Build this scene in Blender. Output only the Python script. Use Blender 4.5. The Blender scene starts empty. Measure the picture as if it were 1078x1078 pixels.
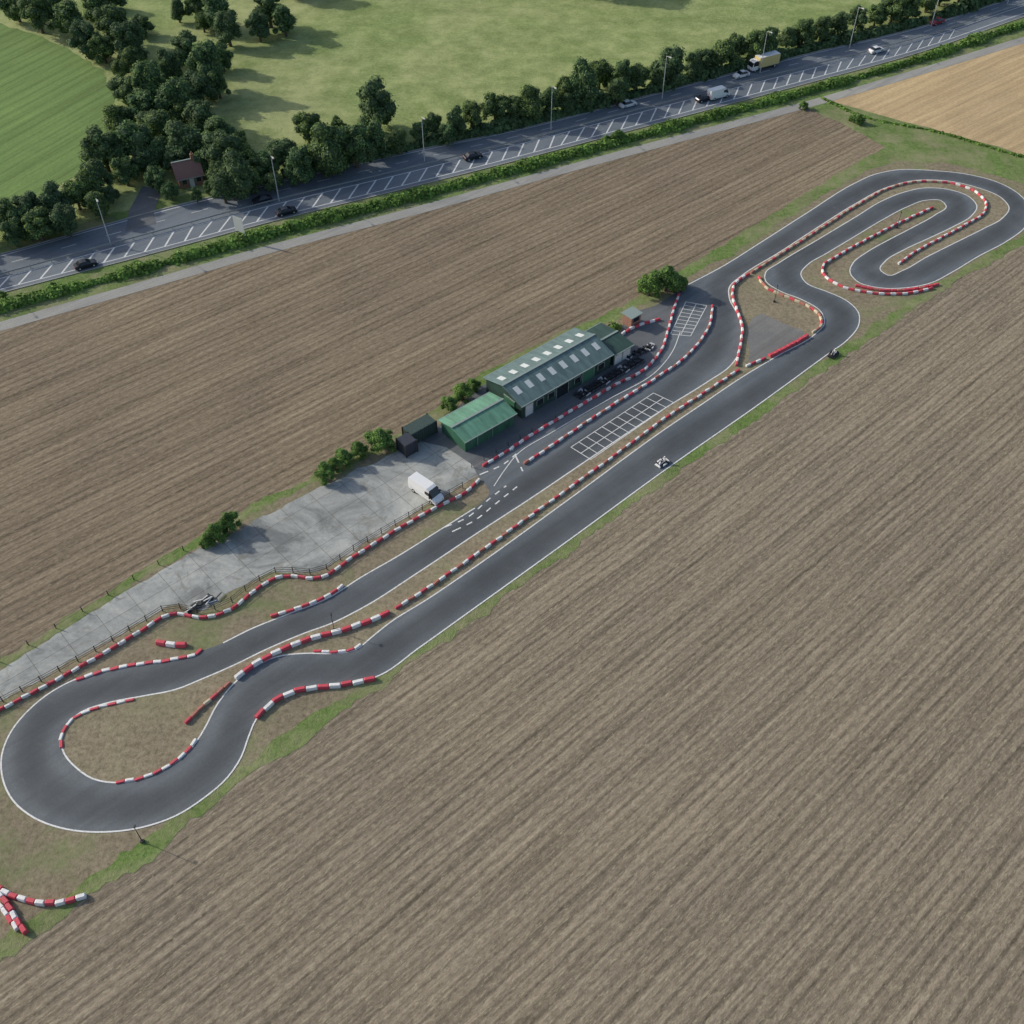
import bpy, math, random
from mathutils import Vector, noise, geometry
random.seed(7)
sc=bpy.context.scene
H=113.0; PITCH=math.radians(47); F=1080.0; C=539.0
sp,cp=math.sin(PITCH),math.cos(PITCH)
# plan coordinates (metres, z up) rectified onto a horizontal plane from the aerial survey
def P(u,v,z=0.0):
    x=(u-C)/F; y=(C-v)/F
    t=(H-z)/(sp-y*cp)
    return Vector((t*x,t*(cp+y*sp),z))
def pxm(v):
    y=(C-v)/F
    return F*(sp-y*cp)/H
TA=math.radians(42)
# ------------------------------------------------------------ materials
class NT:
    def __init__(s,name):
        s.m=bpy.data.materials.new(name); s.m.use_nodes=True
        s.t=s.m.node_tree; s.b=s.t.nodes['Principled BSDF']
        s.b.inputs['Roughness'].default_value=.85
        s.pos=s.n('ShaderNodeNewGeometry').outputs['Position']
    def n(s,ty,**k):
        nd=s.t.nodes.new(ty)
        for a,b in k.items(): setattr(nd,a,b)
        return nd
    def l(s,a,b): s.t.links.new(a,b)
    def mp(s,src,rot=0,scale=(1,1,1)):
        m=s.n('ShaderNodeMapping'); s.l(src,m.inputs['Vector'])
        m.inputs['Rotation'].default_value=(0,0,rot); m.inputs['Scale'].default_value=scale
        return m.outputs[0]
    def noise(s,src,scale=1,detail=3,rough=.6,dist=0):
        m=s.n('ShaderNodeTexNoise'); s.l(src,m.inputs['Vector'])
        m.inputs['Scale'].default_value=scale; m.inputs['Detail'].default_value=detail
        m.inputs['Roughness'].default_value=rough; m.inputs['Distortion'].default_value=dist
        return m.outputs[0]
    def ramp(s,fac,stops):
        r=s.n('ShaderNodeValToRGB'); s.l(fac,r.inputs[0]); e=r.color_ramp.elements
        while len(e)<len(stops): e.new(.5)
        for i,(p,c) in enumerate(stops):
            e[i].position=p
            e[i].color=(c,c,c,1) if isinstance(c,(int,float)) else (*c,1)
        return r.outputs[0]
    def mix(s,fac,a,b,mode='MIX'):
        m=s.n('ShaderNodeMix',data_type='RGBA',blend_type=mode)
        for sock,val in ((m.inputs[0],fac),(m.inputs[6],a),(m.inputs[7],b)):
            if isinstance(val,(int,float)): sock.default_value=val
            elif isinstance(val,tuple): sock.default_value=(*val,1)
            else: s.l(val,sock)
        return m.outputs[2]
    def math(s,op,a,b=0):
        m=s.n('ShaderNodeMath',operation=op)
        for i,val in enumerate((a,b)):
            if isinstance(val,(int,float)): m.inputs[i].default_value=val
            else: s.l(val,m.inputs[i])
        return m.outputs[0]
    def wave(s,src,period,dist,det=2):
        w=s.n('ShaderNodeTexWave',wave_type='BANDS',bands_direction='Y'); s.l(src,w.inputs['Vector'])
        w.inputs['Scale'].default_value=.314/period; w.inputs['Distortion'].default_value=dist
        w.inputs['Detail'].default_value=det; w.inputs['Detail Scale'].default_value=.5; w.inputs['Detail Roughness'].default_value=.7
        return w.outputs['Fac']
    def bump(s,h,strength=.5,dist=.1):
        b=s.n('ShaderNodeBump'); s.l(h,b.inputs['Height'])
        b.inputs['Strength'].default_value=strength; b.inputs['Distance'].default_value=dist
        s.l(b.outputs[0],s.b.inputs['Normal'])
    def col(s,c):
        if isinstance(c,tuple): s.b.inputs['Base Color'].default_value=(*c,1)
        else: s.l(c,s.b.inputs['Base Color'])
def simple(name,c,rough=.6,var=.25,scale=3,metal=0):
    k=NT(name); n=k.noise(k.pos,scale,3)
    k.col(k.mix(n,tuple(x*(1-var) for x in c),tuple(min(1,x*(1+var)) for x in c)))
    k.b.inputs['Roughness'].default_value=rough; k.b.inputs['Metallic'].default_value=metal
    return k.m
def field(name,ang,dark,mid,light,row=1.5,contrast=.5,straw=None,bumpd=.12):
    k=NT(name); r=k.mp(k.pos,-ang)
    fine=k.noise(k.mp(r,0,(.07,1.8,1)),1,3,.75)
    strip=k.noise(k.mp(r,0,(.004,.28,1)),1,4,.8)
    clod=k.noise(k.mp(r,0,(.8,1.5,1)),1.4,3,.85)
    big=k.noise(k.pos,.016,4,.7,1.0)
    w=k.wave(r,row,1.5); w2=k.wave(r,row*4.6,1.2,1)
    c=k.ramp(k.math('ADD',k.math('MULTIPLY',fine,.46),k.math('MULTIPLY',clod,.54)),[(.36,dark),(.5,mid),(.64,light)])
    c=k.mix(1,c,k.ramp(strip,[(.35,.87),(.62,1.10)]),'MULTIPLY')
    c=k.mix(1,c,k.ramp(w,[(0,1-contrast*.5),(.35,1.0),(1,1.04)]),'MULTIPLY')
    c=k.mix(1,c,k.ramp(w2,[(0,1-contrast*.32),(.12,1.0)]),'MULTIPLY')
    c=k.mix(1,c,k.ramp(big,[(.3,(.88,.88,.90)),(.7,(1.12,1.11,1.07))]),'MULTIPLY')
    if straw:
        sn=k.ramp(k.noise(k.mp(r,0,(.5,2.2,1)),1.3,3,.85),[(.54,0),(.7,.75)])
        c=k.mix(sn,c,straw)
    k.col(c)
    k.bump(clod,.55,bumpd)
    k.b.inputs['Roughness'].default_value=1; k.b.inputs['Specular IOR Level'].default_value=.1
    return k.m
M={}
M['field_r']=field('ploughed_soil',TA,(.142,.118,.086),(.250,.210,.156),(.365,.312,.232),1.3,.52,(.44,.39,.27),.12)
M['field_l']=field('ploughed_soil_dark',math.radians(40),(.130,.104,.073),(.226,.183,.130),(.33,.272,.195),1.6,.5,(.38,.315,.21),.12)
M['stubble']=field('stubble',math.radians(38),(.38,.285,.16),(.50,.375,.215),(.59,.46,.28),2.6,.16,None,.06)
M['crop']=field('green_crop',math.radians(62),(.115,.185,.065),(.155,.24,.08),(.195,.29,.105),3.2,.24,None,.06)
def grass(name,d,m_,l_,dry,drya=.5,big=.02,lo=.42,hi=.62,bd=.2):
    k=NT(name)
    a=k.noise(k.pos,1.3,4,.85); b=k.noise(k.pos,big,4,.7,.8); c2=k.noise(k.pos,.13,4,.75)
    c=k.ramp(a,[(.33,d),(.5,m_),(.68,l_)])
    c=k.mix(k.ramp(k.math('ADD',k.math('MULTIPLY',b,.55),k.math('MULTIPLY',c2,.45)),[(lo,0),(hi,drya)]),c,dry)
    c=k.mix(1,c,k.ramp(c2,[(.35,.85),(.65,1.12)]),'MULTIPLY')
    k.col(c); k.bump(a,.8,bd); k.b.inputs['Roughness'].default_value=1;k.b.inputs['Specular IOR Level'].default_value=.15
    return k.m
M['pasture']=grass('pasture_grass',(.15,.21,.07),(.225,.295,.10),(.30,.36,.145),(.36,.385,.18),.8,.013,.43,.60)
M['verge']=grass('verge_grass',(.09,.15,.042),(.15,.225,.066),(.21,.285,.095),(.265,.24,.15),.85,.08,.44,.62)
M['infield']=grass('dry_infield',(.165,.14,.095),(.265,.225,.155),(.35,.305,.215),(.155,.18,.085),.5,.09,.48,.66,.1)
M['site']=grass('site_ground',(.155,.13,.085),(.25,.212,.148),(.335,.285,.20),(.14,.19,.07),.75,.07,.47,.63,.1)
def asphalt(name,a,b,rough=.75):
    k=NT(name)
    n=k.noise(k.pos,.06,4,.7,.4); m_=k.noise(k.pos,3,4,.85); s=k.noise(k.mp(k.mp(k.pos,-TA),0,(.03,.8,1)),1,3)
    c=k.mix(k.ramp(n,[(.3,0),(.7,1)]),a,b)
    c=k.mix(1,c,k.ramp(m_,[(.3,.85),(.7,1.15)]),'MULTIPLY')
    c=k.mix(1,c,k.ramp(s,[(.3,.86),(.7,1.12)]),'MULTIPLY')
    c=k.mix(k.ramp(k.noise(k.pos,.45,4,.8,.6),[(.58,0),(.75,.4)]),c,(.21,.205,.185))
    k.col(c);k.b.inputs['Roughness'].default_value=rough;k.b.inputs['Specular IOR Level'].default_value=.35
    return k.m
M['track']=asphalt('track_asphalt',(.105,.122,.138),(.15,.168,.183))
M['yard']=asphalt('yard_asphalt',(.095,.108,.12),(.15,.16,.17))
M['patch']=asphalt('worn_asphalt',(.14,.145,.145),(.22,.215,.20))
M['road']=asphalt('road_asphalt',(.125,.15,.178),(.17,.195,.222))
M['path']=asphalt('farm_track',(.26,.262,.25),(.35,.345,.315),.95)
def conc():
    k=NT('concrete_pad'); r=k.mp(k.pos,-TA)
    br=k.n('ShaderNodeTexBrick'); k.l(r,br.inputs['Vector']); br.offset=0
    br.inputs['Scale'].default_value=1; br.inputs['Brick Width'].default_value=5; br.inputs['Row Height'].default_value=4
    br.inputs['Mortar Size'].default_value=.05
    br.inputs['Color1'].default_value=(.35,.365,.355,1); br.inputs['Color2'].default_value=(.41,.425,.41,1); br.inputs['Mortar'].default_value=(.23,.235,.205,1)
    st=k.noise(k.pos,.09,5,.72,1.0); f=k.noise(k.pos,1.6,4,.8)
    c=k.mix(1,br.outputs[0],k.ramp(st,[(.36,(.50,.51,.52)),(.46,(.78,.79,.79)),(.56,(.98,.98,.97)),(.68,(1.2,1.19,1.15))]),'MULTIPLY')
    c=k.mix(1,c,k.ramp(f,[(.3,.86),(.7,1.12)]),'MULTIPLY')
    c=k.mix(k.ramp(k.noise(k.pos,.22,4,.7,1.0),[(.56,0),(.66,.6)]),c,(.19,.19,.16))
    k.col(c); k.b.inputs['Roughness'].default_value=.95
    return k.m
M['conc']=conc()
def paint(name,c,wear=.45,scale=3,dirt=(.2,.2,.19)):
    k=NT(name); n=k.ramp(k.noise(k.pos,scale,4,.85),[(.48,0),(.72,wear)])
    k.col(k.mix(n,c,dirt)); k.b.inputs['Roughness'].default_value=.7
    return k.m
M['white']=paint('white_paint',(.74,.75,.74),.75)
M['whiteroad']=paint('white_road_paint',(.66,.68,.68),.6)
M['bwhite']=paint('barrier_white',(.78,.77,.76),.4,1.5)
M['bred']=paint('barrier_red',(.58,.06,.09),.3,1.2)
M['bredold']=paint('barrier_faded_red',(.44,.16,.12),.4,1.2)
M['btan']=paint('barrier_faded_buff',(.60,.50,.36),.4,1.2)
def leafmat(name,d,l_,tints):
    k=NT(name); g=k.n('ShaderNodeNewGeometry'); oi=k.n('ShaderNodeObjectInfo')
    c=k.mix(g.outputs['Random Per Island'],d,l_)
    c=k.mix(1,c,k.ramp(k.noise(k.pos,.4,2,.6),[(.38,.7),(.62,1.25)]),'MULTIPLY')
    c=k.mix(1,c,k.ramp(oi.outputs['Random'],tints),'MULTIPLY')
    k.col(c); k.b.inputs['Roughness'].default_value=.75; k.b.inputs['Specular IOR Level'].default_value=.15
    tr=k.n('ShaderNodeBsdfTranslucent'); k.l(c,tr.inputs[0]); ms=k.n('ShaderNodeMixShader'); ms.inputs[0].default_value=.25
    k.l(k.b.outputs[0],ms.inputs[1]); k.l(tr.outputs[0],ms.inputs[2]); k.l(ms.outputs[0],k.t.nodes['Material Output'].inputs[0])
    return k.m
TN=[(0,(.8,.85,1.0)),(.3,(1,1,1)),(.55,(1.25,1.15,.85)),(.8,(.95,1.1,1.1)),(1,(1.4,1.3,.95))]
M['leaf']=leafmat('foliage_dark',(.060,.110,.046),(.165,.245,.090),TN)
M['leaf2']=leafmat('foliage_green',(.08,.16,.035),(.19,.32,.08),[(0,(.9,.95,1)),(1,(1.2,1.15,1))])
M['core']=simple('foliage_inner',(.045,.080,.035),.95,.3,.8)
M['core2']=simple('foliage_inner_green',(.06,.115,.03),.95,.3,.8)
M['bark']=simple('bark',(.09,.07,.05),.9)
# ------------------------------------------------------------ geometry helpers
def link(o): sc.collection.objects.link(o); return o
def mesh_obj(name,vs,fs,mats,mi=None,smooth=False):
    me=bpy.data.meshes.new(name); me.from_pydata([tuple(v) for v in vs],[],fs)
    for m in mats: me.materials.append(m)
    if mi: me.polygons.foreach_set('material_index',mi)
    me.update(); return link(bpy.data.objects.new(name,me))
def spline(pts,closed=False,step=1.0):
    n=len(pts); out=[]
    rng=n if closed else n-1
    for i in range(rng):
        p1=pts[i]; p2=pts[(i+1)%n]
        p0=pts[(i-1)%n] if closed or i>0 else p1*2-p2
        p3=pts[(i+2)%n] if closed or i<n-2 else p2*2-p1
        d=(p2-p1).length; k=max(1,int(d/step))
        def tan(a,b,c):
            l1=(b-a).length+1e-6; l2=(c-b).length+1e-6
            return ((b-a)/l1*l2+(c-b)/l2*l1)/(l1+l2)
        t1=tan(p0,p1,p2)*d; t2=tan(p1,p2,p3)*d
        for j in range(k):
            t=j/k; t2_=t*t; t3=t2_*t
            out.append(p1*(2*t3-3*t2_+1)+t1*(t3-2*t2_+t)+p2*(-2*t3+3*t2_)+t2*(t3-t2_))
    if not closed: out.append(pts[-1].copy())
    return out
def W(pts): return [P(u,v) for u,v in pts]
def sheet(name,px,z,mat,smooth=True,jit=0,step=1.0):
    w=W(px)
    if smooth: w=spline(w,True,step)
    elif jit:
        o=[]
        for i in range(len(w)):
            a,b=w[i],w[(i+1)%len(w)]; k=max(1,int((b-a).length/step))
            o+=[a.lerp(b,j/k) for j in range(k)]
        w=o
    if jit:
        w=[p+Vector((noise.noise(p*.25)*jit+noise.noise(p*.9)*jit*.6,noise.noise(p*.25+Vector((50,0,0)))*jit+noise.noise(p*.9+Vector((9,9,0)))*jit*.6,0)) for p in w]
    w=[Vector((p.x,p.y,z)) for p in w]
    tri=geometry.tessellate_polygon([w])
    fs=[]
    for a,b,c in tri:
        if (w[b]-w[a]).cross(w[c]-w[a]).z<0: fs.append((a,c,b))
        else: fs.append((a,b,c))
    return mesh_obj(name,w,fs,[mat])
def even(w,step,closed=False):
    if closed: w=w+[w[0]]
    out=[w[0]]; acc=0
    for i in range(len(w)-1):
        a,b=w[i],w[i+1]; L=(b-a).length
        if L<1e-6: continue
        s=step-acc
        while s<=L:
            out.append(a.lerp(b,s/L)); s+=step
        acc=(acc+L)%step
    return out
def offset_line(w,d):
    out=[]
    for i,p in enumerate(w):
        t=(w[min(i+1,len(w)-1)]-w[max(i-1,0)]); t.z=0; t.normalize()
        out.append(p+Vector((-t.y,t.x,0))*d)
    return out
def ribbon_w(name,w,width,z,mat,dash=None):
    vs=[];fs=[]
    L=offset_line(w,width/2); R=offset_line(w,-width/2)
    acc=0
    for i in range(len(w)-1):
        seg=(w[i+1]-w[i]).length
        on = dash is None or (acc%(dash[0]+dash[1]))<dash[0]
        acc+=seg
        if on:
            b=len(vs)
            for q in (R[i],R[i+1],L[i+1],L[i]): vs.append((q.x,q.y,z))
            fs.append((b,b+1,b+2,b+3))
    return mesh_obj(name,vs,fs,[mat])
def ribbon(name,px,width,z,mat,closed=False,dash=None,step=.8,smooth=True):
    w=W(px); w=spline(w,closed,step) if smooth else even(w,step)
    if closed: w.append(w[0])
    if dash: w=even(w,.5)
    return ribbon_w(name,w,width,z,mat,dash)
class MB:
    def __init__(s): s.v=[];s.f=[];s.m=[]
    def add(s,vs,fs,mi):
        b=len(s.v); s.v+= [tuple(v) for v in vs]
        for f in fs: s.f.append(tuple(b+i for i in f)); s.m.append(mi)
    def box(s,c,d,mi,rot=0,taper=1.0):
        vs=[]
        cr,sr=math.cos(rot),math.sin(rot)
        for z in (-.5,.5):
            k=taper if z>0 else 1
            for x,y in ((-.5,-.5),(.5,-.5),(.5,.5),(-.5,.5)):
                X=x*d[0]*k;Y=y*d[1]*k
                vs.append((c[0]+X*cr-Y*sr,c[1]+X*sr+Y*cr,c[2]+z*d[2]))
        s.add(vs,[(3,2,1,0),(4,5,6,7),(0,1,5,4),(1,2,6,5),(2,3,7,6),(3,0,4,7)],mi)
    def cyl(s,a,b,r1,r2,mi,n=10):
        a=Vector(a);b=Vector(b);d=(b-a).normalized()
        u=d.orthogonal().normalized();w=d.cross(u)
        vs=[]
        for p,r in ((a,r1),(b,r2)):
            for i in range(n):
                t=2*math.pi*i/n; vs.append(p+u*math.cos(t)*r+w*math.sin(t)*r)
        fs=[(i,(i+1)%n,n+(i+1)%n,n+i) for i in range(n)]+[tuple(range(n-1,-1,-1)),tuple(range(n,2*n))]
        s.add(vs,fs,mi)
    def blob(s,c,r,sq,mi,seed):
        # lumpy closed mass: latitude rings with noise displaced radii
        c=Vector(c); n=9; m=6; vs=[]
        for i in range(m):
            t=math.pi*(i+.5)/m
            for j in range(n):
                a=2*math.pi*(j+.5*(i%2))/n
                d=Vector((math.sin(t)*math.cos(a),math.sin(t)*math.sin(a),math.cos(t)))
                k=r*(1+.5*noise.noise(d*1.7+Vector((seed,seed*2,0))))
                vs.append(c+Vector((d.x*k,d.y*k,d.z*k*sq)))
        fs=[]
        for i in range(m-1):
            for j in range(n): fs.append((i*n+j,(i+1)*n+j,(i+1)*n+(j+1)%n,i*n+(j+1)%n))
        fs.append(tuple(range(n))); fs.append(tuple((m-1)*n+j for j in range(n-1,-1,-1)))
        s.add(vs,fs,mi)
    def loft(s,rings,mats,cap=0):
        n=len(rings[0]); vs=[p for r in rings for p in r]; b=len(s.v); s.v+=[tuple(v) for v in vs]
        for i in range(len(rings)-1):
            for j in range(n):
                s.f.append((b+i*n+j,b+i*n+(j+1)%n,b+(i+1)*n+(j+1)%n,b+(i+1)*n+j)); s.m.append(mats(i,j))
        s.f.append(tuple(b+j for j in range(n-1,-1,-1))); s.m.append(cap)
        s.f.append(tuple(b+(len(rings)-1)*n+j for j in range(n))); s.m.append(cap)
    def mesh(s,name,mats):
        me=bpy.data.meshes.new(name); me.from_pydata(s.v,[],s.f)
        for m in mats: me.materials.append(m)
        me.polygons.foreach_set('material_index',s.m); me.update(); return me
    def obj(s,name,mats): return link(bpy.data.objects.new(name,s.mesh(name,mats)))
def place(name,me,loc,rot=0,scale=1):
    o=link(bpy.data.objects.new(name,me)); o.location=loc; o.rotation_euler=(0,0,rot)
    o.scale=(scale,)*3 if isinstance(scale,(int,float)) else scale
    return o
# ------------------------------------------------------------ ground
R=5000
mesh_obj('ground',[(-R,-R,-.02),(R,-R,-.02),(R,R,-.02),(-R,R,-.02)],[(0,1,2,3)],[M['pasture']])
path=[(-260,418),(-120,380),(0,344),(150,301),(300,258),(430,224),(560,188),(700,150),(850,110),(960,78),(1078,42),(1300,-22)]
uppb=[(-300,905),(0,697),(120,622),(210,564),(330,503),(440,448),(512,400),(605,350),(660,322),(720,286),(780,250),(850,205),(900,175),(958,146)]
lowb=[(1500,-5),(1300,110),(1160,195),(1078,248),(985,308),(900,366),(800,434),(600,574),(420,702),(300,787),(200,860),(130,913),(60,962),(0,1008),(-250,1200)]
sheet('left_field',path[:9]+[(870,118),(958,146)]+uppb[::-1][1:]+[(-600,900),(-700,560)],0.0,M['field_l'],False,.6,2)
sheet('right_field',lowb[:-1]+[(-250,1200),(-250,1500),(700,1600),(2400,1500),(2600,400),(1700,100)],0.0,M['field_r'],False,.8,2)
sheet('stubble_field',[(862,106),(960,79),(1078,43),(1300,-20),(1500,-40),(1400,230),(1240,205),(1078,163),(985,137),(920,120)],0.004,M['stubble'],False,.6,2)
sheet('crop_field',[(-400,-60),(-60,8),(0,25),(60,45),(105,72),(122,100),(112,140),(88,180),(50,203),(0,216),(-150,250),(-500,330)],0.004,M['crop'],False,1.0,2)
sheet('site_ground',uppb+[(1010,158),(1078,172),(1240,212),(1330,100)]+lowb[1:],0.012,M['site'],False,.9,1.5)
def strip(name,px,wpx_m,z,mat,jit=.7):
    w=even(spline(W(px),False,1.0),1.0)
    vs=[];fs=[]
    for i,p in enumerate(w):
        t=w[min(i+1,len(w)-1)]-w[max(i-1,0)]; t.normalize(); nrm=Vector((-t.y,t.x,0))
        a=wpx_m/2+jit*(noise.noise(p*.2)+.7*noise.noise(p*.8)); b=wpx_m/2+jit*(noise.noise(p*.2+Vector((77,0,0)))+.7*noise.noise(p*.8+Vector((7,0,0))))
        q=p+nrm*max(.05,a); r=p-nrm*max(.05,b)
        vs+= [(q.x,q.y,z),(r.x,r.y,z)]
        if i: k=2*i; fs.append((k-1,k+1,k,k-2))
    return mesh_obj(name,vs,fs,[mat])
VG=[(1250,150),(1078,253),(985,304),(905,359),(800,431),(600,571),(420,700),(300,783),(200,856),(130,910),(60,960),(-60,1044)]
strip('grass_verge',VG,2.1,.020,M['verge'],1.0)
strip('grass_margin',[(-80,750),(0,700),(120,625),(210,567),(330,505),(440,450)],1.5,.020,M['verge'],1.2)
strip('grass_margin',[(600,353),(660,325),(720,288),(780,252),(850,208),(900,178),(950,152)],2.6,.020,M['verge'],.9)
sheet('grass_corner',[(735,282),(850,212),(900,180),(940,158),(870,122),(845,112),(880,108),(985,137),(1078,163),(1240,205),(1180,230),(1100,200),(1060,188),(1000,172),(945,170),(905,182),(850,216),(765,272)],0.024,M['verge'],False,.8,1.5)
# road
cols={ -260:(335,360,376,382,408), 0:(268,292,305,309,336), 150:(226,251,266,270,294), 300:(189,211,226,230,251), 430:(160,180,194,198,217), 560:(133,147,161,165,181), 700:(96,110,124,128,143), 850:(57,72,84,88,103), 960:(31,44,54,58,71), 1078:(-6,5,14,18,32), 1300:(-72,-62,-55,-50,-35)}
xs=sorted(cols)
def rc(i): return [(x,cols[x][i]) for x in xs]
def between(a,b,f): return [(x,a[i][1]*(1-f)+b[i][1]*f) for i,(x,_) in enumerate(a)]
U,HT,HB,RB,G=[rc(i) for i in range(5)]
def band(name,a,b,z,mat,jit=0):
    A=spline(W(a),False,3);B=spline(W(b),False,3)
    n=300
    def rs(w):
        L=[0]
        for i in range(1,len(w)): L.append(L[-1]+(w[i]-w[i-1]).length)
        o=[];k=0
        for j in range(n):
            s=L[-1]*j/(n-1)
            while k<len(w)-2 and L[k+1]<s: k+=1
            o.append(w[k].lerp(w[k+1],min(1,(s-L[k])/(L[k+1]-L[k]))))
        return o
    A=rs(A);B=rs(B)
    vs=[]
    for p,q in zip(A,B):
        if jit:
            q=q+Vector((0,1,0))*noise.noise(q*.3)*jit; p=p+Vector((0,1,0))*noise.noise(p*.3+Vector((5,5,5)))*jit
        vs+=[(p.x,p.y,z),(q.x,q.y,z)]
    fs=[(2*i+1,2*i+3,2*i+2,2*i) for i in range(n-1)]
    return mesh_obj(name,vs,fs,[mat])
Uo=[(x,y-9) for x,y in U]
band('road_verge',Uo,[(x,y+6) for x,y in G],.016,M['verge'],1.5)
ribbon('farm_track',path,2.9,.03,M['path'])
band('dual_carriageway',U,RB,.05,M['road'])
def kerb(name,px):
    w=even(spline(W(px),False,2),2.0); vs=[];fs=[]
    A=offset_line(w,.15);B=offset_line(w,-.15)
    for i,(a,b) in enumerate(zip(A,B)):
        vs+=[(a.x,a.y,0),(a.x,a.y,.15),(b.x,b.y,.15),(b.x,b.y,0)]
        if i:
            k=4*i
            for j in range(3): fs.append((k-4+j,k-3+j,k+1+j,k+j))
    return mesh_obj(name,vs,fs,[M['path']])
kerb('kerb',U); kerb('kerb',RB)
ribbon('road_marking',between(U,HT,.08),.2,.058,M['whiteroad'],step=2)
ribbon('road_marking',between(U,HT,.48),.15,.058,M['whiteroad'],dash=(3,6))
ribbon('road_marking',between(U,HT,.86),.2,.058,M['whiteroad'],step=2)
ribbon('road_marking',between(HT,HB,.12),.22,.058,M['whiteroad'],step=2)
ribbon('road_marking',HB,.22,.058,M['whiteroad'],step=2)
A=even(spline(W(between(HT,HB,.12)),False,2),1.0);B=even(spline(W(HB),False,2),1.0)
vs=[];fs=[]
nA=len(A);nB=len(B)
s=0
while s<nA-8:
    a=A[s]; b=B[max(0,min(nB-1,int(s*nB/nA)-2))]
    if (a-b).length<14:
        t=Vector((A[s+1]-A[s])).normalized()*.22; k=len(vs)
        if a.x<120:
            for q in (b-t,b+t,a+t,a-t): vs.append((q.x,q.y,.062))
            fs.append((k,k+1,k+2,k+3))
    s+=4
mesh_obj('hatch_marking',vs,fs,[M['whiteroad']])
M['steel']=simple('galvanised_steel',(.35,.37,.38),.45,.15,2,.6)
def rail(name,px,h=.7,post=4):
    w=even(spline(W(px),False,2),post); b=MB()
    for i,p in enumerate(w):
        b.box((p.x,p.y,h/2),(.1,.1,h),0)
        if i:
            q=w[i-1]; d=p-q; b.box(((p.x+q.x)/2,(p.y+q.y)/2,h-.12),(d.length,.08,.3),0,math.atan2(d.y,d.x))
    return b.obj(name,[M['steel']])
rail('crash_barrier',between(U,HT,.97))
# ------------------------------------------------------------ track
O=[(78,716),(110,706),(150,699),(200,689),(235,677),(265,662),(300,648),(345,630),(380,608),(420,585),(460,560),(500,535),(515,520),(503,497),(530,477),(565,454),(600,434),(640,411),(680,390),(698,370),(704,345),(710,318),(724,300),(760,281),(800,256),(850,224),(900,193),(920,184),(945,179),(985,180),(1020,184),(1050,192),(1072,204),(1084,220),(1080,238),(1060,254),(1030,270),(1000,288),(980,298),(955,303),(925,303),(905,298),(895,288),(898,277),(912,266),(935,253),(960,240),(985,226),(996,217),(990,211),(975,211),(955,218),(930,231),(900,249),(870,267),(850,279),(843,289),(850,299),(870,307),(890,316),(903,328),(904,342),(892,358),(870,374),(800,425),(700,495),(600,568),(500,640),(440,683),(400,711),(360,722),(320,727),(300,734),(282,744),(270,757),(262,775),(254,797),(240,818),(215,840),(185,859),(150,871),(110,876),(70,873),(36,861),(14,843),(3,820),(2,795),(12,770),(30,748),(55,728)]
I=[(64,778),(70,763),(85,750),(110,741),(150,733),(185,726),(215,714),(245,701),(280,684),(320,667),(350,656),(380,641),(440,603),(500,563),(560,524),(600,497),(650,463),(700,430),(745,402),(768,386),(778,372),(781,350),(777,332),(768,315),(768,302),(780,291),(820,266),(860,240),(900,215),(935,197),(965,190),(1000,191),(1030,198),(1052,207),(1062,218),(1055,230),(1035,241),(1005,256),(975,271),(950,285),(935,290),(927,285),(932,275),(950,264),(980,250),(1005,238),(1022,228),(1028,216),(1018,206),(1000,200),(975,198),(950,203),(930,211),(900,229),(860,253),(820,277),(806,287),(806,296),(820,306),(845,316),(863,327),(868,340),(858,352),(820,374),(780,398),(740,425),(700,452),(600,525),(500,597),(450,631),(410,656),(390,672),(375,684),(350,688),(320,688),(290,692),(265,704),(245,721),(228,743),(216,766),(206,782),(192,797),(170,811),(145,821),(120,824),(98,820),(80,808),(68,794)]
sheet('race_track',O,.04,M['track'],True,0,.8)
sheet('infield',I,.048,M['infield'],True,0,.8)
sheet('infield_asphalt',[(786,342),(800,330),(850,352),(845,358),(815,372),(788,384)],.054,M['patch'],False,.6,.8)
RL=[(868,360),(800,411),(700,475),(600,549),(500,619),(420,675),(375,702),(320,708),(280,722),(257,748),(240,785),(215,815),(170,842),(120,850),(70,842),(38,820),(32,785),(50,752),(90,732),(150,717),(215,700),(280,672),(350,643),(420,602),(500,549),(560,508),(650,447),(720,400),(755,362),(760,325),(757,300),(800,270),(850,238),(900,205),(940,189),(1000,186),(1050,198),(1070,218),(1055,240),(1010,265),(960,288),(920,292),(912,282),(930,265),(980,238),(1008,222),(1005,209),(975,206),(940,217),(900,238),(850,266),(828,282),(830,295),(860,312),(885,328),(885,345)]
def rubber():
    w=spline(W(RL),True,1.5); w.append(w[0]); vs=[];fs=[];al=[]
    for j,(d,a) in enumerate([(-2.6,0),(-1.1,.8),(0,1),(1.1,.8),(2.6,0)]):
        L=offset_line(w,d)
        for p in L: vs.append((p.x,p.y,.044)); al.append(a)
    n=len(w)
    for j in range(4):
        for i in range(n-1): fs.append((j*n+i,j*n+i+1,(j+1)*n+i+1,(j+1)*n+i))
    k=NT('tyre_rubber_stain'); at=k.n('ShaderNodeAttribute',attribute_name='amt')
    nz=k.ramp(k.noise(k.mp(k.pos,0,(1,1,1)),.07,3,.7),[(.3,.2),(.7,.55)])
    k.l(k.math('MULTIPLY',at.outputs['Fac'],nz),k.b.inputs['Alpha']); k.col((.075,.083,.092))
    o=mesh_obj('racing_line_stain',vs,fs,[k.m])
    a=o.data.attributes.new('amt','FLOAT','POINT'); a.data.foreach_set('value',al)
rubber()
def sub(L,a,b):
    i=L.index(a); j=L.index(b)
    return L[i:j+1] if i<=j else L[i:]+L[:j+1]
wt=.2
ribbon('track_edge_line',sub(O,(724,300),(78,716))+[(110,706),(150,699)],wt,.056,M['white'])
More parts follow.
